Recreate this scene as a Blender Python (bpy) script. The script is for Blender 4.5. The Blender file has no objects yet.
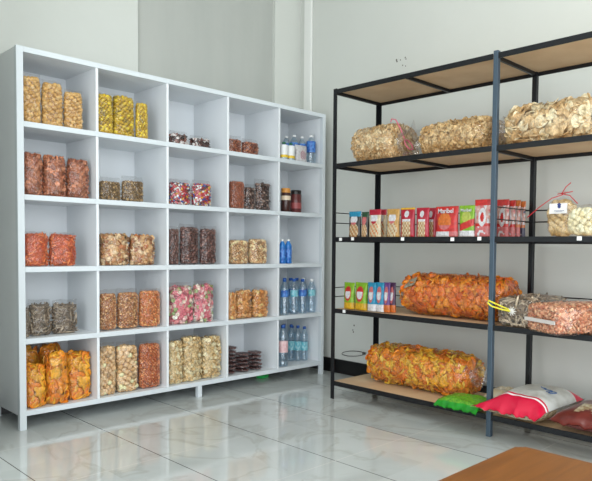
import bpy, bmesh, math, random
from mathutils import Vector, Matrix, noise
PI = math.pi
SC = bpy.context.scene
COL = SC.collection
rnd = random.Random(7)

# ------------------------------------------------------------------ camera
F, CX, CY = 632.47, 371.6, 274.95
YAW, PITCH, ROLL = 0.8316, -0.0425, 0.0129
CAM = Vector((-3.1233, -3.2961, 0.9098))
FW = Vector((math.sin(YAW)*math.cos(PITCH), math.cos(YAW)*math.cos(PITCH), math.sin(PITCH)))
R0 = Vector((math.cos(YAW), -math.sin(YAW), 0)); U0 = R0.cross(FW)
RT = R0*math.cos(ROLL) + U0*math.sin(ROLL); UP = U0*math.cos(ROLL) - R0*math.sin(ROLL)
cd = bpy.data.cameras.new('camera'); cam = bpy.data.objects.new('camera', cd); COL.objects.link(cam)
cd.sensor_width = 36; cd.sensor_fit = 'HORIZONTAL'; cd.lens = F*36/592
cd.shift_x = (296-CX)/592; cd.shift_y = (CY-240.5)/592; cd.clip_start = 0.02
M = Matrix.Identity(4)
for i in range(3):
    M[i][0] = RT[i]; M[i][1] = UP[i]; M[i][2] = -FW[i]; M[i][3] = CAM[i]
cam.matrix_world = M
SC.camera = cam

def proj(q):
    d = Vector(q)-CAM; z = d.dot(FW)
    return CX+F*d.dot(RT)/z, CY-F*d.dot(UP)/z
def at(px, py, ax, val):
    d = FW + RT*((px-CX)/F) - UP*((py-CY)/F)
    return CAM + d*((val-CAM[ax])/d[ax])

# ------------------------------------------------------------------ materials
def lin(c):
    c = c/255.0
    return c/12.92 if c <= 0.04045 else ((c+0.055)/1.055)**2.4
def rgb(t): return (lin(t[0]), lin(t[1]), lin(t[2]), 1)
MATS = {}
def nodes(m):
    m.use_nodes = True
    return m.node_tree, m.node_tree.nodes['Principled BSDF']
def mat(name, c, rough=.5, metal=0, var=0.0, scale=40, bump=0, coat=0, c2=None, spec=.5):
    """principled material; var mixes a second tone in by noise"""
    if name in MATS: return MATS[name]
    m = bpy.data.materials.new(name); nt, b = nodes(m)
    b.inputs['Roughness'].default_value = rough; b.inputs['Metallic'].default_value = metal
    b.inputs['Base Color'].default_value = rgb(c)
    b.inputs['Coat Weight'].default_value = coat; b.inputs['Specular IOR Level'].default_value = spec
    tc = nt.nodes.new('ShaderNodeTexCoord')
    nz = nt.nodes.new('ShaderNodeTexNoise'); nz.inputs['Scale'].default_value = scale; nz.inputs['Detail'].default_value = 4
    nt.links.new(tc.outputs['Object'], nz.inputs['Vector'])
    if var or c2:
        if c2 is None: c2 = tuple(x*(1-var) for x in c)
        r = nt.nodes.new('ShaderNodeValToRGB'); r.color_ramp.elements[0].position = .38; r.color_ramp.elements[1].position = .62
        r.color_ramp.elements[0].color = rgb(c2); r.color_ramp.elements[1].color = rgb(c)
        nt.links.new(nz.outputs['Fac'], r.inputs['Fac']); nt.links.new(r.outputs['Color'], b.inputs['Base Color'])
    if bump:
        bp = nt.nodes.new('ShaderNodeBump'); bp.inputs['Strength'].default_value = bump; bp.inputs['Distance'].default_value = .003
        nt.links.new(nz.outputs['Fac'], bp.inputs['Height']); nt.links.new(bp.outputs['Normal'], b.inputs['Normal'])
    MATS[name] = m; return m

def film_mat(name='clear_film', tint=(250, 250, 250), haze=.01, gloss=.035, rough=.10, bscale=30, bstr=.7):
    if name in MATS: return MATS[name]
    m = bpy.data.materials.new(name); m.use_nodes = True; nt = m.node_tree; N = nt.nodes
    for n in list(N): N.remove(n)
    out = N.new('ShaderNodeOutputMaterial'); tr = N.new('ShaderNodeBsdfTransparent'); tr.inputs[0].default_value = rgb(tint)
    gl = N.new('ShaderNodeBsdfGlossy'); gl.inputs['Roughness'].default_value = rough; gl.inputs['Color'].default_value = (1, 1, 1, 1)
    df = N.new('ShaderNodeBsdfDiffuse'); df.inputs['Color'].default_value = (.75, .76, .78, 1)
    tc = N.new('ShaderNodeTexCoord'); nz = N.new('ShaderNodeTexNoise'); nz.inputs['Scale'].default_value = bscale; nz.inputs['Detail'].default_value = 2
    bp = N.new('ShaderNodeBump'); bp.inputs['Strength'].default_value = bstr; bp.inputs['Distance'].default_value = .012
    lw = N.new('ShaderNodeLayerWeight'); lw.inputs['Blend'].default_value = .25
    mp = N.new('ShaderNodeMapRange'); mp.inputs['To Min'].default_value = gloss*.6; mp.inputs['To Max'].default_value = min(1, gloss+.30)
    m1 = N.new('ShaderNodeMixShader'); m2 = N.new('ShaderNodeMixShader'); m1.inputs[0].default_value = haze
    L = nt.links.new
    L(tc.outputs['Object'], nz.inputs['Vector']); L(nz.outputs['Fac'], bp.inputs['Height']); L(bp.outputs['Normal'], gl.inputs['Normal'])
    L(lw.outputs['Facing'], mp.inputs['Value']); L(tr.outputs[0], m1.inputs[1]); L(df.outputs[0], m1.inputs[2])
    L(m1.outputs[0], m2.inputs[1]); L(gl.outputs[0], m2.inputs[2]); L(mp.outputs[0], m2.inputs[0]); L(m2.outputs[0], out.inputs[0])
    MATS[name] = m; return m

# ------------------------------------------------------------------ object helpers
def prop(o, label=None, cat=None, group=None, kind=None):
    if label: o['label'] = label
    if cat: o['category'] = cat
    if group: o['group'] = group
    if kind: o['kind'] = kind
    return o
def thing(name, label, cat, loc=(0, 0, 0), rz=0, group=None):
    o = bpy.data.objects.new(name, None); COL.objects.link(o)
    o.empty_display_size = .05; o.location = loc; o.rotation_euler = (0, 0, rz)
    return prop(o, label, cat, group)
def mesh_obj(name, verts, faces, mats, parent=None, fm=None, smooth=False):
    me = bpy.data.meshes.new(name); me.from_pydata([tuple(v) for v in verts], [], faces)
    for m in (mats if isinstance(mats, (list, tuple)) else [mats]): me.materials.append(m)
    if fm: me.polygons.foreach_set('material_index', fm)
    if smooth: me.polygons.foreach_set('use_smooth', [True]*len(faces))
    me.update()
    o = bpy.data.objects.new(name, me); COL.objects.link(o); o.parent = parent
    return o
class MB:
    def __init__(s): s.v = []; s.f = []; s.m = []
    def add(s, vs, fs, mi=0):
        k = len(s.v); s.v += [Vector(v) for v in vs]; s.f += [tuple(i+k for i in f) for f in fs]; s.m += [mi]*len(fs)
    def box(s, x0, x1, y0, y1, z0, z1, bev=0, mi=0):
        if bev <= 0:
            s.add([(x0,y0,z0),(x1,y0,z0),(x1,y1,z0),(x0,y1,z0),(x0,y0,z1),(x1,y0,z1),(x1,y1,z1),(x0,y1,z1)],
                  [(0,3,2,1),(4,5,6,7),(0,1,5,4),(1,2,6,5),(2,3,7,6),(3,0,4,7)], mi); return
        bm = bmesh.new(); bmesh.ops.create_cube(bm, size=1)
        for v in bm.verts: v.co = Vector(((x0+x1)/2+v.co.x*(x1-x0), (y0+y1)/2+v.co.y*(y1-y0), (z0+z1)/2+v.co.z*(z1-z0)))
        bmesh.ops.bevel(bm, geom=bm.edges[:], offset=bev, segments=2, affect='EDGES', profile=.5)
        bm.verts.index_update()
        s.add([v.co for v in bm.verts], [tuple(v.index for v in f.verts) for f in bm.faces], mi); bm.free()
    def lathe(s, prof, seg=20, mi=0, cx=0, cy=0, cap=True):
        vs = [(cx+r*math.cos(2*PI*k/seg), cy+r*math.sin(2*PI*k/seg), z) for r, z in prof for k in range(seg)]
        fs = [(i*seg+k, i*seg+(k+1) % seg, (i+1)*seg+(k+1) % seg, (i+1)*seg+k) for i in range(len(prof)-1) for k in range(seg)]
        if cap: fs += [tuple(range(seg-1, -1, -1)), tuple((len(prof)-1)*seg+k for k in range(seg))]
        s.add(vs, fs, mi)
    def tube(s, pts, r, seg=8, mi=0, closed=False):
        pts = [Vector(p) for p in pts]; n = len(pts); vs = []; fs = []
        for i, p in enumerate(pts):
            t = (pts[(i+1) % n]-pts[i-1]) if closed else (pts[min(i+1, n-1)]-pts[max(i-1, 0)])
            t.normalize(); a = t.cross(Vector((0, 0, 1)))
            if a.length < .05: a = t.cross(Vector((1, 0, 0)))
            a.normalize(); b = t.cross(a)
            rr = r[i] if isinstance(r, (list, tuple)) else r
            vs += [p + a*rr*math.cos(2*PI*k/seg) + b*rr*math.sin(2*PI*k/seg) for k in range(seg)]
        for i in range(n if closed else n-1):
            j = (i+1) % n
            fs += [(i*seg+k, i*seg+(k+1) % seg, j*seg+(k+1) % seg, j*seg+k) for k in range(seg)]
        if not closed: fs += [tuple(range(seg-1, -1, -1)), tuple((n-1)*seg+k for k in range(seg))]
        s.add(vs, fs, mi)
    def build(s, name, mats, parent=None, smooth=False):
        return mesh_obj(name, s.v, s.f, mats, parent, s.m, smooth)
def box(name, x0, x1, y0, y1, z0, z1, m, parent=None, bev=0):
    b = MB(); b.box(x0, x1, y0, y1, z0, z1, bev); return b.build(name, m, parent)
def struct(o): o['kind'] = 'structure'; return o
def copy_tree(o, parent=None):
    c = o.copy(); COL.objects.link(c); c.parent = parent
    for ch in list(o.children): copy_tree(ch, c)
    return c

# ------------------------------------------------------------------ room
def wall_material(name, c, c2, spots=(), streak=False):
    m = mat(name, c, .62, c2=c2, scale=1.3, spec=.3); nt = m.node_tree; b = nt.nodes['Principled BSDF']
    tc = nt.nodes.new('ShaderNodeTexCoord')
    rp = [n for n in nt.nodes if n.type == 'VALTORGB'][0]; rp.color_ramp.elements[0].position = .2; rp.color_ramp.elements[1].position = .8
    nz = [n for n in nt.nodes if n.type == 'TEX_NOISE'][0]
    if streak:
        mp = nt.nodes.new('ShaderNodeMapping'); mp.inputs['Scale'].default_value = (4, 4, .5)
        nt.links.new(tc.outputs['Object'], mp.inputs['Vector']); nt.links.new(mp.outputs[0], nz.inputs['Vector'])
    n2 = nt.nodes.new('ShaderNodeTexNoise'); n2.inputs['Scale'].default_value = 9
    bp = nt.nodes.new('ShaderNodeBump'); bp.inputs['Strength'].default_value = .12; bp.inputs['Distance'].default_value = .02
    nt.links.new(tc.outputs['Object'], n2.inputs['Vector']); nt.links.new(n2.outputs['Fac'], bp.inputs['Height']); nt.links.new(bp.outputs['Normal'], b.inputs['Normal'])
    col = rp.outputs['Color']
    for p, r in spots:
        d = nt.nodes.new('ShaderNodeVectorMath'); d.operation = 'DISTANCE'; d.inputs[1].default_value = p
        l = nt.nodes.new('ShaderNodeMath'); l.operation = 'LESS_THAN'; l.inputs[1].default_value = r
        mx = nt.nodes.new('ShaderNodeMixRGB'); mx.inputs['Color2'].default_value = rgb((112, 108, 102))
        nt.links.new(tc.outputs['Object'], d.inputs[0]); nt.links.new(d.outputs['Value'], l.inputs[0]); nt.links.new(l.outputs[0], mx.inputs['Fac'])
        nt.links.new(col, mx.inputs['Color1']); col = mx.outputs['Color']
    nt.links.new(col, b.inputs['Base Color'])
    return m
XW = .10; XL = -4.6; YF = -5.2; ZC = 3.3
sp = []
for px, py, r in [(396.5, 60, .009), (397, 61.5, .008), (400.4, 60, .006), (405.3, 57.6, .007), (406, 59, .006), (402.6, 65.3, .006), (405.6, 66, .005),
                  (354.1, 325.4, .009), (352.8, 330, .007), (353.4, 332, .008)]:
    sp.append((tuple(at(px, py, 0, XW)), r*.75))
W_main = wall_material('wall_paint_pale', (212, 214, 208), (206, 209, 203), sp)
W_dull = wall_material('wall_greyer', (186, 188, 182), (172, 175, 170), streak=True)  # greyer tone for the back wall, with vertical streaks
W_ceil = mat('ceiling_paint', (225, 225, 220), .8)
struct(box('wall_right', XW, XW+.15, YF-.15, .8, 0, ZC, W_main))
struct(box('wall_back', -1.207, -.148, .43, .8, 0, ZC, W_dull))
struct(box('wall_left_back', XL, -1.207, .40, .8, 0, ZC, W_main))
struct(box('wall_corner_column', -.148, XW, .40, .8, 0, ZC, W_main))
struct(box('wall_left', XL-.15, XL, -.5, .8, 0, ZC, W_main))
b = MB(); b.box(XL-.15, XL, YF-.15, -4.7, 0, ZC); b.box(XL-.15, XL, -4.7, -.5, 2.6, ZC); struct(b.build('wall_left_front', W_main))  # left wall, its opening added for the side light
struct(box('added_shade_wall', XL+.001, -2.235, -.25, .399, 0, ZC, W_main))  # unseen wall added to shade the cubby shelf's left side
struct(box('ceiling', XL-.15, XW+.15, YF-.15, .8, ZC, ZC+.12, W_ceil))
# shop front: wide opening to the street
b = MB(); b.box(XL, XL+.3, YF-.15, YF, 0, ZC); b.box(XW-.5, XW, YF-.15, YF, 0, ZC); b.box(XL+.3, XW-.5, YF-.15, YF, 2.75, ZC)
struct(b.build('wall_front', W_main))
MB1 = MB(); MB1.box(XL+.3, XL+.36, YF-.1, YF-.04, 0, 2.75); MB1.box(XW-.56, XW-.5, YF-.1, YF-.04, 0, 2.75); MB1.box(XL+.36, XW-.56, YF-.1, YF-.04, 2.69, 2.75); MB1.box(-2.3, -2.24, YF-.1, YF-.04, 0, 2.69)
struct(MB1.build('window_1', mat('frame_alu', (120, 122, 124), .4, .6)))
# corner strip of plaster (bright vertical bead)
b = MB(); b.box(XW-.022, XW, .262, .342, 0, ZC, .008); struct(b.build('trim_1', mat('bead_white', (232, 233, 229), .5)))
bb = mat('baseboard_black', (16, 15, 16), .35, var=.3, scale=6)
struct(box('baseboard_right', XW-.012, XW-.0002, YF, .262, 0, .1, bb))
struct(box('baseboard_back', -2.234, XW-.013, .388, .3998, 0, .1, bb))
struct(box('added_wall_baseboard', -2.2348, -2.223, -.25, .387, 0, .1, bb))  # runs along the added shade wall

# floor: polished tiles
def floor_mat():
    m = bpy.data.materials.new('polished_tile'); nt, b = nodes(m); N = nt.nodes; L = nt.links.new
    tc = N.new('ShaderNodeTexCoord'); sx = N.new('ShaderNodeSeparateXYZ'); L(tc.outputs['Object'], sx.inputs[0])
    def line(sock, off, per, half):
        a = N.new('ShaderNodeMath'); a.operation = 'SUBTRACT'; a.inputs[1].default_value = off; L(sock, a.inputs[0])
        d = N.new('ShaderNodeMath'); d.operation = 'DIVIDE'; d.inputs[1].default_value = per; L(a.outputs[0], d.inputs[0])
        r = N.new('ShaderNodeMath'); r.operation = 'ROUND'; L(d.outputs[0], r.inputs[0])
        e = N.new('ShaderNodeMath'); e.operation = 'SUBTRACT'; L(d.outputs[0], e.inputs[0]); L(r.outputs[0], e.inputs[1])
        f = N.new('ShaderNodeMath'); f.operation = 'ABSOLUTE'; L(e.outputs[0], f.inputs[0])
        g = N.new('ShaderNodeMath'); g.operation = 'LESS_THAN'; g.inputs[1].default_value = half/per; L(f.outputs[0], g.inputs[0])
        return g.outputs[0], r.outputs[0]
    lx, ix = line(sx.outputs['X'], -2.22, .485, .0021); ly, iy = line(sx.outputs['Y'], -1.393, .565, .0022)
    nz = N.new('ShaderNodeTexNoise'); nz.inputs['Scale'].default_value = 1.6; nz.inputs['Detail'].default_value = 6; nz.inputs['Distortion'].default_value = 1.2
    cb = N.new('ShaderNodeCombineXYZ'); L(ix, cb.inputs[0]); L(iy, cb.inputs[1])
    sc = N.new('ShaderNodeVectorMath'); sc.operation = 'MULTIPLY'; sc.inputs[1].default_value = (5.3, 3.7, 1); L(cb.outputs[0], sc.inputs[0])
    ad = N.new('ShaderNodeVectorMath'); ad.operation = 'ADD'; L(tc.outputs['Object'], ad.inputs[0]); L(sc.outputs[0], ad.inputs[1]); L(ad.outputs[0], nz.inputs['Vector'])
    rp = N.new('ShaderNodeValToRGB'); e = rp.color_ramp.elements
    e[0].position = .3; e[0].color = rgb((188, 193, 191)); e[1].position = .7; e[1].color = rgb((202, 207, 206))
    for p, c in ((.47, (196, 201, 199)), (.5, (184, 187, 183)), (.53, (197, 202, 200))):
        x = e.new(p); x.color = rgb(c)
    L(nz.outputs['Fac'], rp.inputs['Fac'])
    m1 = N.new('ShaderNodeMixRGB'); m1.inputs['Color2'].default_value = rgb((92, 92, 90)); L(lx, m1.inputs['Fac']); L(rp.outputs[0], m1.inputs['Color1'])
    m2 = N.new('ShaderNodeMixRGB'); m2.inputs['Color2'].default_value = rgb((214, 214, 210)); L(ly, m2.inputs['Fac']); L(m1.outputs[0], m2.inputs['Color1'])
    L(m2.outputs[0], b.inputs['Base Color']); b.inputs['Roughness'].default_value = .07; b.inputs['IOR'].default_value = 1.6
    n3 = N.new('ShaderNodeTexNoise'); n3.inputs['Scale'].default_value = 5; bp = N.new('ShaderNodeBump'); bp.inputs['Strength'].default_value = .03; bp.inputs['Distance'].default_value = .02
    L(tc.outputs['Object'], n3.inputs['Vector']); L(n3.outputs['Fac'], bp.inputs['Height']); L(bp.outputs['Normal'], b.inputs['Normal'])
    return m
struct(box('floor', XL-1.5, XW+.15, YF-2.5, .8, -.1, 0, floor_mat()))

# ------------------------------------------------------------------ white cubby shelf
WS = mat('white_laminate', (229, 233, 236), .42, spec=.5)
WF = mat('white_laminate_edge', (212, 219, 223), .35)
W0 = -2.025; W1 = -.012; SH = 1.85; SD = .385
ZT = [SH, 1.497, 1.147, .797, .446, .0945]        # top faces of the six boards
DX = [-1.638, -1.236, -.8285, -.4255]
t = thing('cubby_shelf', 'tall white cubby shelf of twenty-five compartments standing against the back wall', 'shelf', ((W0+W1)/2, SD/2, 0))
o0 = Vector(t.location)
def wbox(name, x0, x1, y0, y1, z0, z1, m=WS, bev=.0015):
    return box(name, x0-o0.x, x1-o0.x, y0-o0.y, y1-o0.y, z0, z1, m, t, bev)
for k, z in enumerate(ZT):
    wbox('shelf_board', W0+.031, W1-.025, .001, SD-.008, z-.026, z)
    wbox('face_rail', W0+.031, W1-.025, -.001, .012, z-.0262, z+.0002, WF)
for x in DX: wbox('divider', x-.007, x+.007, .003, SD-.008, ZT[5]-.01, SH-.01)
wbox('side_panel', W0+.003, W0+.03, .004, SD, .07, SH-.001); wbox('side_panel', W1-.024, W1-.003, .004, SD, .07, SH-.001)
wbox('back_panel', W0+.03, W1-.024, SD-.008, SD, .07, SH-.002)
wbox('face_post', W0, W0+.031, -.002, .028, 0, SH, WF); wbox('face_post', W1-.026, W1, -.002, .028, 0, SH, WF)
for x in (-1.026,): wbox('leg', x-.014, x+.014, 0, .028, 0, .07, WF)
for x in (W0+.015, -1.026, W1-.014): wbox('leg', x-.014, x+.014, SD-.03, SD-.002, 0, .07, WF)

# ------------------------------------------------------------------ metal rack
BM = mat('black_metal', (22, 24, 28), .38, .3)
BM_LIT = mat('black_metal_lit', (70, 86, 100), .35, .35)  # black upright with the window light on it put into the colour
PLY = mat('plywood', (216, 186, 148), .6, c2=(204, 172, 134), scale=5)
XF = -.482; XB = -.087; YA = -.572; YB = -1.672; YC = -2.772
ZR = [1.8426, 1.4063, .9717, .5454, .1078]
rk = thing('storage_rack', 'tall black metal storage rack with five plywood levels along the right wall', 'rack', ((XF+XB)/2, YB, 0))
r0 = Vector(rk.location)
def rbox(name, x0, x1, y0, y1, z0, z1, m=BM, bev=.0015):
    return box(name, x0-r0.x, x1-r0.x, y0-r0.y, y1-r0.y, z0, z1, m, rk, bev)
PW = .026
def angle(name, x, y, sx, sy, top, m, w=PW):
    """L-section upright: corner at (x,y), flanges running towards sx and sy"""
    b = MB(); th = .004
    def seg(xa, xb, ya, yb): b.box(min(xa, xb)-r0.x, max(xa, xb)-r0.x, min(ya, yb)-r0.y, max(ya, yb)-r0.y, 0, top)
    seg(x, x+sx*w, y, y+sy*th); seg(x, x+sx*th, y+sy*th, y+sy*w)
    return b.build(name, m, rk)
angle('post', XF-.004, YA+.004, 1, -1, ZR[0]+.004, BM, .028)
b = MB(); b.box(XF-.006-r0.x, XF+.018-r0.x, YB-.0125-r0.y, YB+.0125-r0.y, 0, ZR[0]+.012, .002); p = b.build('post', BM_LIT, rk); p['label'] = 'middle front upright between the two bays, window light painted in its colour'
angle('post', XF-.004, YC-.004, 1, 1, ZR[0]+.004, BM)
angle('post', XB+.004, YA+.004, -1, -1, ZR[0], BM)
rbox('post', XB-.02, XB+.004, YB-.013, YB+.013, 0, ZR[0]-.001)
angle('post', XB+.004, YC-.004, -1, 1, ZR[0], BM)
for z in ZR:
    for (ya, yb) in ((YA, YB), (YB, YC)):
        rbox('beam', XF-.002, XF+.004, yb+.018, ya-.005, z-.026, z+.001)          # front lip
        rbox('beam', XB-.003, XB+.003, yb+.018, ya-.005, z-.029, z+.001)
        ym = (ya+yb)/2
        rbox('cross_brace', XF+.0045, XB-.0035, ym-.008, ym+.008, z-.028, z-.0105)
        rbox('plywood_board', XF+.005, XB-.004, yb+.018, ya-.006, z-.010, z-.002, PLY, .0005)
    for y in (YA, YB, YC):
        rbox('cross_brace', XF+.005, XB-.004, y-.008+(-.012 if y == YA else .012 if y == YC else 0), y+.008+(-.012 if y == YA else .012 if y == YC else 0), z-.029, z-.0105)
# guard rods
def rods(z, hs, back2=True, left=True, mid=True):
    for h in hs:
        for y in ((YA-.01, YB) if mid else (YA-.01,)):
            b = MB(); b.tube([(XF+.002-r0.x, y-r0.y, z+h), (XB-r0.x, y-r0.y, z+h)], .0028); b.build('guard_rod', BM, rk)
        if back2:
            b = MB(); b.tube([(XB-.004-r0.x, YB-r0.y, z+h), (XB-.004-r0.x, YC-r0.y, z+h)], .0035); b.build('guard_rod', BM, rk)
        b = MB(); b.tube([(XB-.004-r0.x, YA-.01-r0.y, z+h), (XB-.004-r0.x, YB-r0.y, z+h)], .0028); b.build('guard_rod', BM, rk)
rods(ZR[2], (.085, .145)); rods(ZR[3], (.07, .125), mid=False)
TAG = mat('tag_white', (235, 235, 232), .6)
for px, py in ((340.5, 239.3), (352.5, 238.8), (402.5, 239), (452.3, 239.3), (479.3, 238.6), (579.3, 238.4), (344, 311.3)):
    q = at(px, py, 0, XF-.003); w = .011
    rbox('price_tag', XF-.0035, XF-.0022, q.y-w, q.y+w, q.z-.009, q.z+.009, TAG, 0)

# ------------------------------------------------------------------ snack pieces
def ico(sub):
    bm = bmesh.new(); bmesh.ops.create_icosphere(bm, subdivisions=sub, radius=1)
    bm.verts.index_update(); r = ([v.co.copy() for v in bm.verts], [tuple(v.index for v in f.verts) for f in bm.faces]); bm.free(); return r
ICO1 = ico(1); ICO2 = ico(2)
def piece(kind, s, R):
    """(verts, faces) of one snack, about s across"""
    if kind == 'ball':
        return [v*s*.5*(1+R.uniform(-.05, .05)) for v in ICO2[0]], ICO2[1]
    if kind == 'puff':
        o = Vector([R.uniform(-9, 9) for _ in range(3)])
        return [v*s*.5*(1+.35*noise.noise(v*1.6+o)) for v in ICO2[0]], ICO2[1]
    if kind == 'chunk':
        a = (R.uniform(.7, 1.2), R.uniform(.5, .9), R.uniform(.4, .8))
        return [Vector((v.x*a[0], v.y*a[1], v.z*a[2]))*s*.5*(1+R.uniform(-.22, .22)) for v in ICO1[0]], ICO1[1]
    if kind == 'stick':
        n = 6; L = s; r = s*.1; c = R.uniform(-.15, .15)*s
        vs = []
        for i in range(5):
            x = (i/4-.5)*L; rr = r*(.6 if i in (0, 4) else 1)
            vs += [Vector((x, c*(1-(2*x/L)**2)+rr*math.cos(2*PI*k/n), rr*math.sin(2*PI*k/n))) for k in range(n)]
        fs = [(i*n+k, i*n+(k+1) % n, (i+1)*n+(k+1) % n, (i+1)*n+k) for i in range(4) for k in range(n)] + [tuple(range(n-1, -1, -1)), tuple(4*n+k for k in range(n))]
        return vs, fs
    if kind in ('chip', 'curl'):
        n = 12; cu = R.uniform(.25, .6) if kind == 'chip' else R.uniform(.7, 1.3); el = R.uniform(.7, 1.0); vs = []; ph = R.uniform(0, 6)
        for sgn in (1, -1):
            vs.append(Vector((0, 0, sgn*s*.02)))
            for ring in (.5, 1):
                for k in range(n):
                    a = 2*PI*k/n; x = ring*math.cos(a)*s*.5; y = ring*math.sin(a)*s*.5*el
                    w = 1+.08*math.sin(3*a+ph)
                    z = cu*x*x/s + .12*s*ring*math.sin(2*a+ph)*ring
                    vs.append(Vector((x*w*(1 if kind == 'chip' else .8), y*w, z + sgn*s*.02)))
        fs = []; T = 1+2*n
        for q, off in ((0, 0), (1, T)):
            for k in range(n):
                k2 = (k+1) % n
                a = [(off, off+1+k, off+1+k2), (off+1+k, off+1+n+k, off+1+n+k2, off+1+k2)]
                fs += a if q == 0 else [tuple(reversed(x)) for x in a]
        fs += [(1+n+k, T+1+n+k, T+1+n+(k+1) % n, 1+n+(k+1) % n) for k in range(n)]
        return vs, fs
    if kind == 'packet':                      # small wrapped sweet
        return [Vector((v.x, v.y*.62, v.z*.35))*s*.5 for v in ICO2[0]], ICO2[1]
def superell(d, dims, p, q=2.6, ax=2):
    """point of a rounded cylinder-like form: exponent q across, p along axis ax"""
    o = [i for i in range(3) if i != ax]
    cr = (abs(d[o[0]])**q+abs(d[o[1]])**q)**(1/q)
    n = (cr**p+abs(d[ax])**p)**(1/p)
    return Vector((d.x/n*dims[0], d.y/n*dims[1], d.z/n*dims[2]))
def filling(name, dims, p, kind, s, mats, parent, seed=1, dens=1.0, align=.5, jit=.25, q=2.6, ax=2, n_max=2000):
    """heap of half sizes dims, surface clad with real pieces; sits on z=0"""
    R = random.Random(seed); a, b_, c = dims
    mb = MB(); inner = [max(x-s*(.3 if kind in ('chip', 'curl', 'stick') else .95), x*.45) for x in dims]
    IC = ico(3)
    mb.add([superell(v, inner, p, q, ax)+Vector((0, 0, c)) for v in IC[0]], IC[1], 0)
    area = 8*(a*b_+a*c+b_*c)*.9
    n = int(min(n_max, dens*{'ball': .66, 'puff': .7, 'chunk': .85, 'packet': .8}.get(kind, 1)*area/(s*s*.52))); ga = PI*(3-5**.5); cs = dims[ax]/((a*b_*c/dims[ax])**.5)
    for i in range(n):
        z = 1-2*(i+.5)/n; r = math.sqrt(1-z*z); th = ga*i
        d = [r*math.cos(th), r*math.sin(th), z]
        if ax == 0: d = [d[2], d[0], d[1]]
        # ends take their share of the pieces by area
        d = Vector(d); k = abs(d[ax]); f = 1.0
        e0 = 1/(1+2.2*cs)               # share of the caps
        if k > 1-e0:
            rad = math.sqrt((1-k)/e0); oo = [j for j in range(3) if j != ax]; l_ = math.hypot(d[oo[0]], d[oo[1]]) or 1
            sg = math.copysign(1, d[ax]); d[oo[0]] *= rad/l_; d[oo[1]] *= rad/l_; d[ax] = sg
        else:
            t_ = d[ax]/(1-e0); oo = [j for j in range(3) if j != ax]; l_ = math.hypot(d[oo[0]], d[oo[1]]) or 1
            d[oo[0]] /= l_; d[oo[1]] /= l_; d[ax] = t_
        pos = superell(d, dims, p, q, ax); e_ = 1e-3
        u_ = superell(d+Vector((e_, e_*.3, -e_*.2)), dims, p, q, ax)-pos; v_ = superell(d+Vector((-e_*.3, e_, e_*.5)), dims, p, q, ax)-pos
        nr = u_.cross(v_)
        if nr.length < 1e-12: nr = Vector(d)
        nr.normalize()
        if nr.dot(pos) < 0: nr = -nr
        thin = kind in ('chip', 'curl', 'stick')
        pos -= nr*s*(R.uniform(.12, .12+jit*.5) if thin else R.uniform(.40, .40+jit*.6))
        pos += Vector([R.uniform(-.2, .2)*s for _ in range(3)])*(.35 if not thin else .6)
        pos.z += c
        vs, fs = piece(kind, s*R.uniform(.82, 1.12), R)
        if R.random() < align:
            M3 = nr.to_track_quat('Z', 'Y').to_matrix() @ Matrix.Rotation(R.uniform(0, 2*PI), 3, 'Z') @ Matrix.Rotation(R.uniform(-.32, .32), 3, 'X')
        else:
            M3 = Matrix.Rotation(R.uniform(0, 2*PI), 3, 'Z') @ Matrix.Rotation(R.uniform(0, PI), 3, 'X') @ Matrix.Rotation(R.uniform(0, PI), 3, 'Y')
            if thin: pos -= nr*s*.12
        lim = [x+(.0012 if kind in ('chip', 'curl', 'stick') else .002) for x in dims]
        vs = [M3 @ v + pos for v in vs]
        vs = [Vector((max(-lim[0], min(lim[0], v.x)), max(-lim[1], min(lim[1], v.y)), max(v.z, .0016))) for v in vs]
        mb.add(vs, fs, R.randrange(len(mats)))
    return mb.build(name, mats, parent, smooth=True)
def film_up(dims, p, h, parent, seed=1, tied=False, m=None, e=.0022):
    """upright bag film around an upright filling (half sizes dims), total height h"""
    R = random.Random(seed); a, b_, c = [x+e for x in dims]; hf = 2*dims[2]; n = 36; rings = 30
    vs = []; o = Vector((R.uniform(-9, 9), R.uniform(-9, 9), 0))
    for i in range(rings+1):
        z = h*i/rings; tt = min(1.0, z/hf); k = max(0.0, 1-abs(2*min(tt, .97)-1)**(p+1))**(1/(p+1))
        hw = a*k if tt < .5 else a*max(k, .95); hd = max(b_*k, .0035) if tt < .999 else .0035
        up = max(0, (z-hf*.93)/(h-hf*.93+1e-6))
        if up > 0:
            hd = b_*k*(1-up) + .003
            if tied:
                g = abs(up-.55)/.55; hw = a*(.12+.75*g*g); hd = b_*(.14+.45*g*g)
        for q in range(n):
            th = 2*PI*q/n; cs, sn = math.cos(th), math.sin(th)
            x = hw*math.copysign(abs(cs)**.75, cs); y = hd*math.copysign(abs(sn)**.8, sn)
            w = noise.noise(Vector((x*28, y*28, z*22))+o)
            r = (.0022+.004*up)*w
            x += r*cs*(1.5 if up else 1); y += r*sn + up*.009*math.sin(x*70+o.x)*(1 if not tied else .3)
            zz = z - (up > .95)*.004*abs(math.sin(x*55+o.y))
            vs.append((x, y, max(zz, .0004)))
    fs = [(i*n+q, i*n+(q+1) % n, (i+1)*n+(q+1) % n, (i+1)*n+q) for i in range(rings) for q in range(n)]
    fs.append(tuple(range(n-1, -1, -1)))
    return mesh_obj('clear_film', vs, fs, m or film_mat(), parent, smooth=True)
def film_blob(dims, p, parent, seed=1, m=None, e=.004, amp=.006, f=14, q=2.6, ax=2):
    o = Vector((seed*1.7, seed*.3, seed)); vs, fs = ico(4)
    out = []
    for v in vs:
        w_ = superell(v, [x+e for x in dims], p, q, ax); w_ += v*amp*(noise.noise(w_*f+o)); w_.z = max(w_.z+dims[2], .0004); out.append(w_)
    return mesh_obj('clear_film', out, fs, m or film_mat(), parent, smooth=True)

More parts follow.
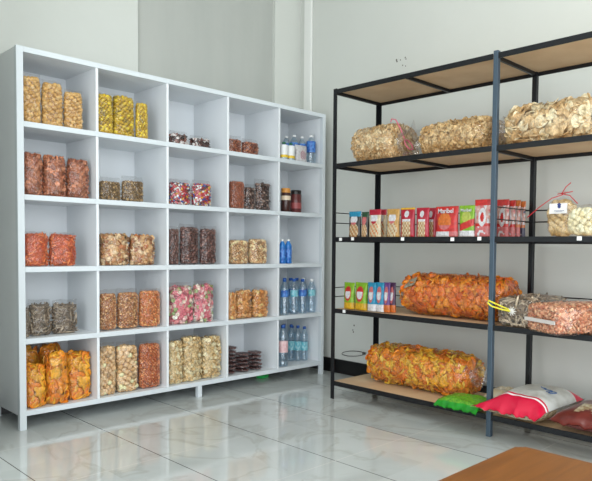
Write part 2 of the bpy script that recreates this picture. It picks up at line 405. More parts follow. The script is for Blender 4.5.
# ------------------------------------------------------------------ fit a bag to its width and height
def spot(px0, px1, ytop, zs, ax, front, ratio, rz=0, Q=1.56):
    """thing standing on level zs whose silhouette spans px0..px1 up to ytop; ax/front: plane of its front (1: y, 0: x)"""
    xm = (px0+px1)/2; b = .03
    for _ in range(6):
        ym = proj(Vector(at(xm, 250, ax, front+b)).xy.to_3d()+Vector((0, 0, zs+.1)))[1]
        c = at(xm, ym, ax, front+b)
        def pz(dx, dy): return proj((c.x+dx, c.y+dy, zs+.1))[0]
        kx = (pz(.01, 0)-pz(-.01, 0))/.02; ky = (pz(0, .01)-pz(0, -.01))/.02
        w = (math.cos(rz), math.sin(rz)); d = (-w[1], w[0])
        kw = kx*w[0]+ky*w[1]; kd = kx*d[0]+ky*d[1]
        a = (px1-px0)/2/(abs(kw)**Q+abs(ratio*kd)**Q)**(1/Q)*1.03; bd = ratio*a
        b = abs((d[1] if ax == 1 else d[0]))*bd + abs((w[1] if ax == 1 else w[0]))*a*.0 + .0
    z0 = zs; z1 = zs+.3
    y0 = proj((c.x, c.y, z0))[1]; y1 = proj((c.x, c.y, z1))[1]
    h = .3*(ytop-y0)/(y1-y0)
    if ax == 1: keep_in(c, a, bd)
    return Vector((c.x, c.y, zs+.0008)), a, bd, h
def keep_in(c, a, bd):
    e = [W0+.032]+DX+[W1-.027]
    for i in range(5):
        if e[i] < c.x < e[i+1]:
            lo = e[i]+(.013 if i else .007)+a; hi = e[i+1]-(.014 if i < 4 else .009)-a
            c.x = max(lo, min(hi, c.x)) if lo < hi else (lo+hi)/2
            break
    c.y = min(c.y, SD-.014-bd)

def colours(name, cs, rough=.55, rich=True, **k):
    cs = [tuple(min(250, x*(1.0 if name == 'chip_orange' else 1.08)) for x in c) for c in cs]; cs = list(cs)*2 + ([tuple(x*.78 for x in cs[0])] + [tuple(min(255, x*1.16) for x in cs[-1])] if rich else [])
    return [mat('%s_%d' % (name, i), c, rough, var=.18, scale=90, **k) for i, c in enumerate(cs)]
ROWN = ['top', 'second', 'third', 'fourth', 'bottom']
def pos_words(i, n):
    if n == 1: return 'alone'
    if n == 2: return ('left', 'right')[i]+' of the two'
    return ('leftmost', 'middle', 'rightmost')[i]+' of the three'
def bag_set(desc, cat_name, where, kind, s, mats, spots, zs, front=.03, ratio=.5, fill=.84, p=8.0, ax=1, rz=0, group=None, align=.5, labels=None, dens=1.0, name='snack_bag', tied=False, film=None):
    """all bags of one snack in one compartment: the first is built, the rest are copies with their parts"""
    if s < .03 and kind != 'packet': s *= 1.2
    fits = [spot(a, b_, y, zs, ax, front[i] if isinstance(front, (list, tuple)) else front, ratio, rz) for i, (a, b_, y) in enumerate(spots)]
    A = sum(f[1] for f in fits)/len(fits); B = A*ratio; H = sum(f[3] for f in fits)/len(fits)
    if fill >= .93:
        fits = [(c, a, bd, h/fill*.985) for c, a, bd, h in fits]; H = sum(f[3] for f in fits)/len(fits)
    if ax == 1:                                   # neighbours may touch, not run into each other
        fits = [list(f) for f in fits]
        for f, g in zip(fits, fits[1:]):
            ov = (f[0].x+f[1]+.0035)-(g[0].x-g[1])
            if ov > 0:
                f[0].x -= ov/4; f[1] -= ov/4; g[0].x += ov/4; g[1] -= ov/4
    proto = None; n = len(fits)
    for i, (c, a, bd, h) in enumerate(fits):
        lab = labels[i] if labels else 'clear bag of %s, %s %s' % (desc, pos_words(i, n), where)
        if proto is None:
            t = thing(name, lab, 'bag', c, rz, group)
            dims = (A*.99-.0015, B*.99-.0015, H*fill/2)
            f_ = filling(cat_name, dims, p, kind, s, mats, t, seed=hash_(desc)+i, align=align, dens=dens); f_['kind'] = 'stuff'
            fl_ = film_up(dims, p, H, t, seed=i+3, tied=tied, m=film)
            for o_ in (f_, fl_):
                for v in o_.data.vertices: v.co.x *= 1.01-.05*min(1, v.co.z/H)**1.5
            proto = t
        else:
            t = copy_tree(proto); t.location = c; t['label'] = lab
        t.scale = (a/A, bd/B, h/H)
        t.rotation_euler = (0, 0, rz + (PI if i % 2 else 0) + rnd.uniform(-.03, .03))
        if n > 1: t['group'] = group or 'bags of '+desc
    return proto
def hash_(s): return sum(ord(ch)*(i+1) for i, ch in enumerate(s)) % 9973
W = lambda r, c: 'on the %s shelf' % ROWN[r]
# ---- white shelf, top row
bag_set('golden puffed crackers', 'golden_crackers', W(0, 0), 'ball', .021, colours('gold_puff', [(210, 166, 96), (196, 150, 80), (218, 178, 112)], rich=False),
        [(21, 41.5, 76), (40.5, 63.5, 83), (62.5, 83, 92)], ZT[1], fill=.93, ratio=.6)
bag_set('bright yellow corn puffs', 'yellow_puffs', W(0, 1), 'puff', .016, colours('yellow_puff', [(202, 168, 34), (186, 148, 22), (212, 180, 50)]),
        [(94, 112.5, 94), (111.5, 135.5, 96.5), (134, 148, 103)], ZT[1], fill=.95, ratio=.6)
bag_set('brown and white wrapped sweets', 'wrapped_sweets', W(0, 2), 'packet', .026, colours('choc_wrap', [(70, 44, 40), (216, 208, 204), (112, 72, 62)], .25),
        [(166, 188.5, 131), (188, 211, 136)], ZT[1], fill=.8, ratio=.7)
bag_set('reddish brown glazed nuts', 'glazed_nuts', W(0, 3), 'chunk', .018, colours('glazed', [(160, 92, 62), (190, 118, 80), (126, 66, 46)], .35),
        [(225, 242, 135.5), (240.5, 259, 139)], ZT[1], fill=.8, ratio=.6)
# ---- second row
bag_set('rusty brown crisps', 'brown_crisps', W(1, 0), 'chip', .022, colours('rust_crisp', [(172, 104, 70), (150, 84, 56), (190, 122, 86)]),
        [(21, 42.5, 153), (41.5, 66.5, 156), (65.5, 88.5, 159.5)], ZT[2], fill=.95, ratio=.6)
bag_set('olive brown seed crackers', 'seed_crackers', W(1, 1), 'chunk', .014, colours('olive_seed', [(140, 112, 74), (116, 92, 58), (164, 134, 90)]),
        [(98, 121.5, 177), (120.5, 144, 176)], ZT[2], fill=.82, ratio=.55)
bag_set('mixed brightly coloured sweets', 'coloured_sweets', W(1, 2), 'packet', .018, colours('sweet', [(206, 60, 66), (236, 230, 226), (60, 80, 150), (226, 170, 60), (240, 232, 230), (216, 110, 120), (86, 60, 60)], .25),
        [(167, 191.5, 179), (190.5, 212, 180)], ZT[2], fill=.88, ratio=.6)
bag_set('fine terracotta crumbs', 'terracotta_crumbs', 'beside dark nut bags on the second shelf', 'chunk', .0125, colours('terra', [(178, 106, 76), (160, 90, 62)]),
        [(228, 245, 181)], ZT[2], fill=.97, ratio=.6, labels=['clear bag of fine terracotta crumbs beside the dark nut bags on the second shelf'])
bag_set('dark brown nut clusters', 'nut_clusters', W(1, 3), 'chunk', .022, colours('darknut', [(84, 58, 48), (112, 82, 70), (150, 124, 110), (58, 38, 32)], .35),
        [(243.5, 256, 184), (253.5, 271, 179)], ZT[2], fill=.88, ratio=.6)
# ---- third row
bag_set('bright orange red sticks', 'orange_sticks', W(2, 0), 'stick', .026, colours('red_stick', [(206, 96, 52), (186, 76, 38), (222, 122, 70)]),
        [(21, 48.5, 233), (47.5, 76, 234)], ZT[3], fill=.93, ratio=.5, dens=1.9, align=.9)
bag_set('mixed beige crunchy pieces', 'mixed_pieces', W(2, 1), 'chip', .026, colours('beige_mix', [(214, 172, 122), (186, 134, 88), (230, 200, 158), (162, 104, 66)]),
        [(98.5, 129.5, 234), (128, 154.5, 235)], ZT[3], fill=.95, ratio=.55)
bag_set('dark brown chocolate balls', 'chocolate_pieces', W(2, 2), 'chunk', .018, colours('choco', [(104, 68, 60), (80, 50, 44), (134, 96, 86)], .35),
        [(167.5, 179.5, 228), (178.5, 199.5, 226), (198.5, 217, 228)], ZT[3], fill=.93, ratio=.6)
bag_set('pale sandy peanuts', 'sandy_peanuts', W(2, 3), 'ball', .014, colours('sandy', [(206, 164, 116), (190, 144, 96), (222, 188, 144)]),
        [(227, 248.5, 240), (247.5, 267, 239)], ZT[3], fill=.95, ratio=.6)
# ---- fourth row
bag_set('grey brown twisted sticks', 'grey_sticks', W(3, 0), 'stick', .042, colours('grey_stick', [(136, 118, 98), (112, 96, 78), (158, 142, 122)]),
        [(20, 29, 303), (27, 51, 299), (51, 77, 299)], ZT[4], front=.06, fill=.86, ratio=.6, dens=2.8, align=.9)
bag_set('coated peanuts in three browns', 'coated_peanuts', W(3, 1), 'chunk', .014, colours('coated', [(196, 138, 90), (176, 112, 68), (216, 164, 116)]),
        [(98.5, 117.5, 289), (115.5, 139, 288)], ZT[4], fill=.9, ratio=.6, labels=['clear bag of brown coated peanuts, left of another such bag on the fourth shelf', 'clear bag of brown coated peanuts between another and an orange crumb bag'])
bag_set('orange crumbly snacks', 'orange_crumbs', '', 'chunk', .0125, colours('orange_crumb', [(222, 136, 78), (206, 116, 60), (234, 158, 100)]),
        [(143, 165.5, 289.5)], ZT[4], fill=.95, ratio=.55, labels=['clear bag of fine orange crumbs right of two brown peanut bags'])
bag_set('pink and green wafer curls', 'wafer_curls', W(3, 2), 'curl', .026, colours('wafer', [(226, 128, 140), (238, 186, 182), (156, 176, 116), (232, 150, 150), (236, 208, 190)]),
        [(167, 193, 282), (191.5, 213, 280.5)], ZT[4], fill=.9, ratio=.55)
bag_set('orange tan fried crackers', 'fried_crackers', W(3, 3), 'chip', .020, colours('otan', [(222, 156, 88), (200, 130, 66), (234, 178, 116)]),
        [(227, 236.5, 290), (234.5, 251.5, 287.5), (250.5, 268, 287.5)], ZT[4], fill=.9, ratio=.6)
# ---- bottom row
OC = colours('orange_cracker', [(236, 152, 40), (234, 142, 36), (240, 168, 50), (230, 132, 36)], .4, rich=False)
bag_set('large bright orange crackers', 'orange_crackers', '', 'chip', .066, OC,
        [(17, 42, 366), (40.5, 69, 353.5), (63.5, 90, 353)], ZT[5], front=[.02, .02, .05], fill=.97, ratio=.65, dens=1.8, align=.95,
        labels=['clear bag of bright orange crackers, front left of the bottom left compartment', 'clear bag of bright orange crackers, middle of the bottom left compartment', 'clear bag of bright orange crackers, front right of the bottom left compartment'])
bag_set('round beige cracker balls', 'cracker_balls', W(4, 1), 'ball', .024, colours('beige_ball', [(220, 182, 134), (204, 162, 110), (232, 200, 158)]),
        [(97, 117.5, 342), (113, 138, 341)], ZT[5], fill=.92, ratio=.6)
bag_set('red orange spiced nuts', 'spiced_nuts', '', 'chunk', .013, colours('spiced', [(204, 116, 66), (184, 92, 48), (220, 140, 88)]),
        [(138, 161, 342.5)], ZT[5], fill=.95, ratio=.55, labels=['clear bag of red orange spiced nuts right of the beige ball bags'])
bag_set('pale yellow potato crisps', 'potato_crisps', W(4, 2), 'curl', .030, colours('pale_crisp', [(226, 200, 150), (210, 176, 120), (238, 218, 176)], rich=False),
        [(167, 182.5, 341), (179.5, 202.5, 336.5), (200, 222, 336)], ZT[5], fill=.94, ratio=.6, dens=1.5)
# upper orange bags lying on the ones in front, at the back of the compartment
for i, (px0, px1, yt, yb) in enumerate([(18, 39, 344.5, 365), (38, 63, 343, 353)]):
    c, a, bd, h = spot(px0, px1, yt, ZT[5], 1, .19, .7)
    t = thing('snack_bag', 'tall clear bag of orange crackers at the back of the bottom left compartment, %s one' % ('left', 'right')[i], 'bag', c, (0, PI)[i], 'bags of large bright orange crackers')
    dims = (a*.97, bd*.97, h*.96/2)
    f_ = filling('orange_crackers', dims, 2.8, 'chip', .066, OC, t, seed=40+i, dens=1.4, align=.8); f_['kind'] = 'stuff'
    film_up(dims, 2.8, h, t, seed=12+i)

# flat dark packs stacked in the bottom row, fourth column
PK = colours('dark_pack', [(84, 50, 46), (66, 38, 38), (112, 72, 66)], .3)
pk0 = None; n_ = 0
cols = [(-.768, 7), (-.665, 5), (-.562, 5)]
for ci, (xc, n) in enumerate(cols):
    for rr in range(2):
        for k in range(n):
            if rr == 1 and k >= n-1 and ci: continue
            nm = ('lowest', 'second lowest', 'third from bottom', 'fourth from bottom', 'fifth from bottom', 'sixth from bottom', 'topmost')[k]
            lab = 'flat pack of dark brown sweets, %s in the %s %s stack' % (nm, ('front', 'rear')[rr], ('left', 'middle', 'right')[ci])
            if pk0 is None:
                pk0 = thing('sweet_pack', lab, 'pack', (0, 0, 0), 0, 'flat packs of dark sweets')
                f_ = filling('dark_sweets', (.040, .05, .0105), 2.6, 'chunk', .015, PK, pk0, seed=5); f_['kind'] = 'stuff'
                film_blob((.042, .054, .0115), 2.4, pk0, 3, e=.001, amp=.004, f=40)
                t = pk0
            else: t = copy_tree(pk0); t['label'] = lab
            t.location = (xc+rnd.uniform(-.004, .004), .08+rr*.115+rnd.uniform(-.006, .006), ZT[5]+.0022+k*.0258); t.rotation_euler = (0, 0, rnd.uniform(-.12, .12)+(PI if k % 2 else 0))

# ------------------------------------------------------------------ bottles
CLEAR = film_mat('water_bottle_plastic', (226, 240, 248), .06, .16, .08, 30, .35)
def bottle(name, label, group, c, h, r, capc, labc, liquid=None, lab_span=(.38, .66), body=None, labname='label_band', twotone=None):
    t = thing(name, label, 'bottle', c, 0, group)
    b = MB(); b.lathe([(r*.9, 0), (r, h*.02), (r, h*.10), (r*.94, h*.13), (r, h*.16), (r, h*.36), (r*.97, h*.38), (r*.97, h*.66), (r, h*.68), (r*.93, h*.76), (r*.6, h*.85), (r*.42, h*.90), (r*.40, h*.93)], 20)
    b.build('bottle_body', body or CLEAR, t, True)
    if liquid:
        b = MB(); b.lathe([(r*.86, h*.01), (r*.93, h*.03), (r*.93, h*.66), (r*.84, h*.76), (r*.5, h*.85)], 16); b.build('drink', liquid, t, True)
    b = MB(); b.lathe([(r*.47, h*.925), (r*.47, h*.985), (r*.40, h)], 16); b.build('cap', capc, t, True)
    if labc:
        b = MB(); b.lathe([(r*1.015, h*lab_span[0]), (r*1.02, h*(lab_span[0]+.01)), (r*1.02, h*(lab_span[1]-.01)), (r*1.015, h*lab_span[1])], 20, cap=False); b.build(labname, labc, t, True)
        if twotone:
            b = MB(); b.lathe([(r*1.03, h*lab_span[0]), (r*1.03, h*(lab_span[0]+.16))], 20, cap=False); b.build('label_stripe', twotone, t, True)
    return t
CAPW = mat('cap_white', (238, 240, 240), .35); CAPB = mat('cap_blue', (40, 90, 170), .35); CAPG = mat('cap_green', (30, 120, 70), .4)
LB = mat('label_blue', (34, 84, 170), .35, c2=(90, 150, 220), scale=60); LT = mat('label_teal', (90, 180, 196), .35, c2=(170, 214, 224), scale=50)
LP = mat('label_pink', (226, 178, 182), .4, c2=(240, 210, 210), scale=50); LW = mat('label_white', (232, 234, 234), .4); LY = mat('label_yellow', (232, 196, 60), .4)
MILK = mat('drink_milky', (226, 230, 224), .4)
def bspot(px, ytop, zs, y): 
    c = at(px, 250, 1, y); c = at(px, proj((c.x, c.y, zs+.1))[1], 1, y)
    y0 = proj((c.x, c.y, zs))[1]; y1 = proj((c.x, c.y, zs+.2))[1]
    keep_in(c, .036, .036)
    return Vector((c.x, c.y, zs+.0008)), .2*(ytop-y0)/(y1-y0)
# top row
for i, (px, yt, y, w) in enumerate([(286.3, 136.5, .13, 'behind the green capped ones'), (294, 135.3, .12, 'second from left'), (302, 136.8, .095, 'behind the white packet'), (311, 135.6, .06, 'rightmost with a wide blue label')]):
    c, h = bspot(px, yt, ZT[1], y)
    bottle('water_bottle', 'clear white capped bottle on the top shelf, %s' % w, 'white capped bottles on the top shelf', c, h, .029 if i < 3 else .033, CAPW, LB, lab_span=(.40, .78) if i == 3 else (.45, .72))
for i, (px, yt) in enumerate([(284.0, 142.5), (290.8, 143.5)]):
    c, h = bspot(px, yt, ZT[1], .035)
    bottle('juice_bottle', 'small white bottle with green cap, %s of the pair on the top shelf' % ('left', 'right')[i], 'green capped bottles', c, h, .027, CAPG, LW, MILK, (.10, .84), twotone=LY)
c, a, bd, h = spot(294.5, 307, 145.5, ZT[1], 1, .02, .4)

# ------------------------------------------------------------------ printed standing pouches
PAL = {}
def pc(name, c, rough=.32):
    if name not in PAL: c = tuple(x*.9 for x in c); PAL[name] = mat('print_'+name, c, rough, c2=tuple(x*.86 for x in c), scale=70)
    return PAL[name]
def pouch(name, label, cat, c, a, bd, h, rz, zone, pal, group=None, text=None, tcol=None, tz=.8):
    """standing pouch: half width a, half depth bd; zone(u,v) gives an index into pal"""
    t = thing(name, label, cat, c, rz, group); nu, nv = 36, 48
    vs = []; fs = []; fm = []
    for side in (-1, 1):
        for j in range(nv+1):
            v = j/nv; dep = bd*min(1, (1-v)*2.2)**.7*(1 if v > .06 else .8+3.3*v)
            wd = a*(1-.06*math.sin(PI*min(1, v*1.1)))
            for i in range(nu+1):
                u = 2*i/nu-1
                y = side*(dep*max(0, 1-abs(u)**3.2)**.6+.0012) + .0014*noise.noise(Vector((u*4+h*50, v*6, side*3+a*90)))
                vs.append((u*wd, y, v*h))
    n1 = (nu+1)*(nv+1)
    for s in (0, 1):
        for j in range(nv):
            for i in range(nu):
                k = s*n1+j*(nu+1)+i; f = (k, k+1, k+nu+2, k+nu+1)
                fs.append(f if s == 0 else tuple(reversed(f))); fm.append(zone(2*(i+.5)/nu-1, (j+.5)/nv))
    for j in range(nv):
        k = j*(nu+1); fs.append((k, k+nu+1, n1+k+nu+1, n1+k)); fm.append(zone(-1, j/nv))
        k += nu; fs.append((k, n1+k, n1+k+nu+1, k+nu+1)); fm.append(zone(1, j/nv))
    for i in range(nu):
        fs.append((i, n1+i, n1+i+1, i+1)); fm.append(zone(0, 0)); k = nv*(nu+1)+i; fs.append((k, k+1, n1+k+1, n1+k)); fm.append(zone(0, 1))
    o = mesh_obj('printed_pouch', vs, fs, pal, t, fm, True)
    if text: text_part('printed_name', text, t, (0, -bd*.72-.004, h*tz), (PI/2, 0, 0), a*1.35, tcol)
    return t
def text_part(name, s, parent, loc, rot, width, m):
    cu = bpy.data.curves.new(name, 'FONT'); cu.body = s; cu.align_x = 'CENTER'; cu.align_y = 'CENTER'; cu.size = 1; cu.extrude = .02; cu.resolution_u = 3; cu.offset = .015
    tmp = bpy.data.objects.new('tmp', cu); COL.objects.link(tmp); bpy.context.view_layer.update()
    me = bpy.data.meshes.new_from_object(tmp.evaluated_get(bpy.context.evaluated_depsgraph_get()))
    bpy.data.objects.remove(tmp); xs = [v.co.x for v in me.vertices]; k = width/(max(xs)-min(xs))
    me.transform(Matrix.Scale(k, 4)); me.materials.clear(); me.materials.append(m); me.name = name
    o = bpy.data.objects.new(name, me); COL.objects.link(o); o.parent = parent; o.location = loc; o.rotation_euler = rot
    return o
def disc(u, v, cu, cv, r, asp): return (u-cu)**2+((v-cv)*asp)**2 < r*r
pouch('printed_packet', 'small white packet with red print before the blue labelled bottles, top shelf', 'packet', c, a, bd, h, 0,
      lambda u, v: 1 if (disc(u, v, .1, .42, .55, 2) and (int((u+1)*6)+int(v*14)) % 2) else 0, [pc('white', (236, 234, 236)), pc('softred', (196, 110, 130))])
# second row, dark jars
for i, (px0, px1, yt, lab) in enumerate([(280.5, 291, 188.5, 'dark jar with orange and white label, left of the pair on the second shelf'), (290, 302, 190.5, 'dark brown jar with black lid, right of the pair on the second shelf')]):
    c, a, bd, h = spot(px0, px1, yt, ZT[2], 1, .03, 1)
    t = thing('jar', lab, 'jar', c)
    b = MB(); b.lathe([(a*.9, 0), (a, .006), (a, h*.78), (a*.9, h*.83)], 22); b.build('jar_body', mat('jar_dark', (62, 34, 30), .2) if i == 0 else mat('jar_brown', (96, 48, 48), .2), t, True)
    b = MB(); b.lathe([(a*.92, h*.80), (a*.95, h*.82), (a*.95, h*.99), (a*.9, h)], 22); b.build('lid', mat('lid_orange', (206, 140, 60), .4) if i == 0 else mat('lid_black', (26, 20, 22), .3), t, True)
    b = MB(); b.lathe([(a*1.015, h*(.5 if i == 0 else .18)), (a*1.02, h*.52 if i == 0 else h*.2), (a*1.02, h*.66 if i == 0 else h*.42), (a*1.015, h*.68 if i == 0 else h*.44)], 22, cap=False); b.build('label_band', mat('jar_label', (226, 206, 180), .4) if i == 0 else mat('jar_label_red', (150, 70, 70), .4), t, True)
# third row, two blue bottles
BLUE = mat('blue_plastic', (50, 132, 204), .3, c2=(24, 90, 176), scale=40)
for i, (px, yt) in enumerate([(282.3, 239.5), (288.3, 239.5)]):
    c, h = bspot(px, yt, ZT[3], .03)
    bottle('blue_bottle', 'small bright blue bottle with white cap, %s of the pair on the third shelf' % ('left', 'right')[i], 'blue bottles', c, h, .024, CAPW, LB, None, (.25, .6), body=BLUE)
# fourth row: water bottles
for row, (y, pxs, yt) in enumerate([(.05, (284.5, 294, 302.5, 311.5), 279), (.14, (284.5, 290.6, 296.7, 304.8), 278)]):
    for i, px in enumerate(pxs):
        c, h = bspot(px, yt, ZT[4], y)
        bottle('water_bottle', 'clear water bottle on the fourth shelf, %s row, %s' % (('front', 'rear')[row], ('leftmost', 'second from left', 'second from right', 'rightmost')[i]), 'water bottles on the fourth shelf', c, h, .0280, CAPB if i < 3 else CAPW, LT if (i+row) % 2 else LB, lab_span=(.5, .68))
c, h = bspot(283, 325, ZT[5], .045)
bottle('water_bottle', 'clear water bottle with pink label at the front of the bottom shelf', 'water bottles on the bottom shelf', c, h, .034, CAPB, LP, lab_span=(.34, .62))
for i, (px, yt, y) in enumerate([(284, 324, .20), (291, 324.5, .165), (297.7, 325.5, .14), (304.3, 326.5, .115), (292, 325.5, .255)]):
    c, h = bspot(px, yt, ZT[5], y)
    bottle('water_bottle', 'teal labelled water bottle on the bottom shelf, %s' % ('behind the pink labelled one', 'second of the diagonal row', 'third of the diagonal row', 'rightmost', 'deepest in the compartment')[i], 'water bottles on the bottom shelf', c, h, .0252, CAPB, LT, lab_span=(.30, .55))

# green packet on the floor under the shelf
q = at(262.5, 376, 2, .012)
b = MB(); b.box(-.036, .036, -.03, .03, 0, .022, .008); g = b.build('wrapper', mat('bright_green', (40, 190, 90), .4)); g.location = (q.x, q.y, 0); g.rotation_euler = (0, 0, .3)
prop(g, 'small bright green wrapper lying on the floor under the white shelf', 'wrapper')

# ------------------------------------------------------------------ rack level 3: printed pouches
RZ = -PI/2      # faces the shop (local -y -> world -x)
def rk_spot(px0, px1, yt, zs, xfr, ratio): return spot(px0, px1, yt, zs, 0, xfr, ratio, RZ)
WHT = mat('print_white', (240, 238, 234), .4)
def zone_top(top, badge=True):
    def z(u, v):
        if v > .80: return 0
        if badge and disc(u, v, 0, .66, .62, 3.2): return 1 if v > .56 else 2
        if v < .5 and disc(u, v, 0, .24, .8, 2.6): return 3 if (int((u+1)*5)+int(v*12)) % 3 else 4
        return 5
    return z
def stdp(label, px0, px1, yt, zs, cols, front=XF+.012, ratio=.32, group=None, text=None, tz=.8, zone=None, name='snack_pouch'):
    c, a, bd, h = rk_spot(px0, px1, yt, zs, front, ratio)
    return pouch(name, label, 'pouch', c, a, bd, h, RZ, zone or zone_top(0), cols, group, text, WHT, tz)
Z3 = ZR[2]+.001
crim = pc('crimson', (190, 24, 52)); redp = pc('red', (214, 48, 44)); gold = pc('gold', (214, 164, 88)); cream = pc('cream', (232, 214, 176)); tan = pc('tan', (196, 142, 92))
teal = pc('skyblue', (40, 150, 190)); dk = pc('dark', (52, 44, 38)); wht = pc('white', (236, 234, 236)); yel = pc('yellow', (232, 182, 40)); ora = pc('orange', (226, 120, 50)); grn = pc('lime', (140, 190, 40)); dgr = pc('darkgreen', (40, 80, 50)); rose = pc('rose', (220, 120, 120))
stdp('standing pouch with sky blue top and dark brown snack picture', 349, 361.5, 211.5, Z3, [teal, wht, rose, tan, cream, dk])
stdp('dark green topped pouch between the blue and crimson ones', 361.5, 369.5, 212, Z3, [dgr, rose, rose, tan, cream, dk], ratio=.5)
stdp('crimson topped pouch with cream middle, left of the gold pouch', 369.2, 381.5, 209.5, Z3, [crim, wht, crim, cream, ora, cream])
stdp('crimson topped pouch standing behind the left crimson one', 377, 386.8, 209.5, Z3, [crim, wht, crim, cream, ora, cream], front=XF+.085)
stdp('gold pouch with white badge and pale snack picture', 387, 400, 209, Z3, [gold, wht, rose, cream, tan, gold])
Y6 = [yel, crim, wht, cream, tan, crim]
stdp('crimson pouch with yellow top edge and white badge', 400.5, 415.3, 207.8, Z3, Y6, zone=lambda u, v: 0 if v > .93 else (2 if disc(u, v, 0, .78, .36, 3.2) else (1 if v > .6 else (2 if .53 < v < .6 and abs(u) < .6 else (3+(int((u+1)*5)+int(v*12)) % 2 if abs(u) < .62 else 1)))))
zc = lambda u, v: 2 if disc(u, v, 0, .78, .36, 3.2) else (1 if v > .6 else (2 if .53 < v < .6 and abs(u) < .6 else (3+(int((u+1)*5)+int(v*12)) % 2 if abs(u) < .62 else 1)))
stdp('plain crimson pouch with white badge left of the wide red pouch', 416.5, 429.5, 207.8, Z3, Y6, zone=zc)
stdp('crimson pouch half hidden behind the plain crimson one', 426, 437, 208, Z3, Y6, zone=zc, front=XF+.08)
def zm(u, v):
    if v > .90: return 0
    if v < .17 and u < .35: return 1
    if v < .17: return 3
    if disc(u, v, -.1, .50, .62, 2.2): return 2 if v > .38 else 3
    return 0
stdp('wide red pouch with white name and orange picture', 436, 458.5, 206.5, Z3, [redp, wht, ora, rose], text='Maribel', tz=.84, zone=zm, ratio=.22)
def zg(u, v):
    if v < .18: return 1
    if .25+.1*u < v < .48+.1*u: return 2
    return 3 if disc(u, v, 0, .62, .6, 3) else 0
stdp('lime green pouch with white name and red band', 459.5, 475, 205.5, Z3, [grn, wht, redp, pc('paleg', (190, 200, 90))], text='Maribel', tz=.84, zone=zg, ratio=.25)
def zb(u, v):
    if v > .84: return 0
    if disc(u, v, .1, .52, .5, 2): return 1 if not disc(u, v, .1, .52, .25, 2) else 0
    if .28 < v < .36: return 0
    k = noise.noise(Vector((u*2.2+1, v*7, 3.3)))
    if k > .18: return 1
    if k < -.22: return 3
    return 2 if v > .3 else 3
for i, (a0, a1, fr, yt, lab) in enumerate([(474.8, 491, 0, 199.5, 'tall red and white pouch just left of the middle front post'), (485.5, 497, .035, 199.5, 'tall red and white pouch directly behind the middle front post'),
        (496, 509, .165, 199.5, 'tall red and white pouch just right of the middle front post'), (502, 515.5, .215, 200.5, 'red topped pouch, second right of the middle front post'),
        (508, 520.5, .26, 200.5, 'red and cream pouch, third right of the middle front post'), (514, 525.5, .305, 201.5, 'dark red pouch next to the black rear post')]):
    stdp(lab, a0, a1, yt, Z3, [redp if i < 4 else ora, wht, pc('pinkish', (222, 170, 158)), rose if i < 5 else pc('navy', (60, 60, 90))], front=XF+.012+fr, zone=zb, ratio=.3, group='tall red and white pouches')
# level 4 sachets
Z4 = ZR[3]+.001
def zs_(u, v):
    if disc(u, v, 0, .58, .62, 2.2): return 1 if (disc(u, v, 0, .58, .5, 2.6) and v < .66) else 2
    return 3 if v < .25 else 0
for i, (a0, a1, fr, lab, cc) in enumerate([(344, 355.3, 0, 'lime green sachet with red and white badge, leftmost of its row', grn), (355, 368.3, 0, 'lime green sachet with red and white badge beside the blue ones', grn),
        (367.8, 376.5, .0, 'bright blue sachet next to the lime green ones', teal), (375.8, 384.5, .01, 'bright blue sachet next to the purple ones', teal),
        (383.5, 390.5, .02, 'purple sachet next to the blue ones', pc('purple', (112, 70, 140))), (389, 396, .04, 'dark purple sachet at the right end of the row', pc('plum', (82, 50, 84)))]):
    stdp(lab, a0, a1, 282.5, Z4, [cc, wht, redp if i < 2 else rose, yel if i < 2 else (wht if i < 4 else ora)], front=XF+.03+fr, zone=zs_, ratio=.4, name='sachet')

# bags on level 3, second bay
def rack_bag(desc_label, fillname, px0, px1, yt, zs, front, ratio, kind, s, mats, fill, tied=False, p=2.6, dens=1.2, align=.6, seed=1, film=None):
    c, a, bd, h = rk_spot(px0, px1, yt, zs, front, ratio)
    t = thing('snack_bag', desc_label, 'bag', c, RZ)
    dims = (a*.97, bd*.97, h*fill/2)
    f_ = filling(fillname, dims, p, kind, s, mats, t, seed=seed, dens=dens, align=align); f_['kind'] = 'stuff'
    film_up(dims, p, h, t, seed=seed, tied=tied, m=film)
    return t, a, bd, h
t, a, bd, h = rack_bag('clear bag of tan bean snacks with white label and red ribbon', 'tan_snacks', 547, 577, 191, Z3, XF+.17, .5, 'puff', .04, colours('tanbean', [(216, 190, 140), (202, 172, 118), (226, 202, 156)], rich=False), .82, tied=True, seed=31)
b = MB(); b.box(-.045, .045, -bd*.99-.006, -bd*.99-.004, h*.50, h*.72); b.build('paper_label', TAG, t)
b = MB(); b.lathe([(.001, 0), (.009, .006), (.007, .014), (.011, .018), (.002, .026)], 12); e_ = b.build('label_emblem', mat('emblem_blue', (40, 60, 120), .5), t); e_.scale = (1, .05, 1); e_.location = (.005, -bd*.99-.0065, h*.61)
b = MB(); b.box(-.02, .03, -bd*.99-.0068, -bd*.99-.0062, h*.555, h*.565); b.box(-.012, .022, -bd*.99-.0068, -bd*.99-.0062, h*.535, h*.542); b.build('label_print', mat('emblem_blue', (40, 60, 120), .5), t)
RIB = mat('ribbon_red', (196, 40, 50), .5)
b = MB(); zt = h*.93
for pts in ([(.02, -.01, zt), (-.04, -.03, zt-.02), (-.09, -.05, zt-.06), (-.15, -.06, zt-.11)], [(.0, -.01, zt), (.03, -.03, zt+.03), (.05, -.02, zt+.05)], [(.0, -.01, zt), (.05, -.03, zt-.01), (.09, -.03, zt-.05)], [(-.02, -.012, zt), (.06, -.02, zt+.008)]):
    b.tube(pts, .0022, 6)
b.build('ribbon', RIB, t)
rack_bag('clear bag of pale cream crackers with a white top seal, half out of frame', 'cream_crackers', 567, 602, 204, Z3, XF+.012, .5, 'puff', .032, colours('creamc', [(228, 216, 176), (218, 202, 156), (236, 226, 192)], rich=False), .9, seed=33)

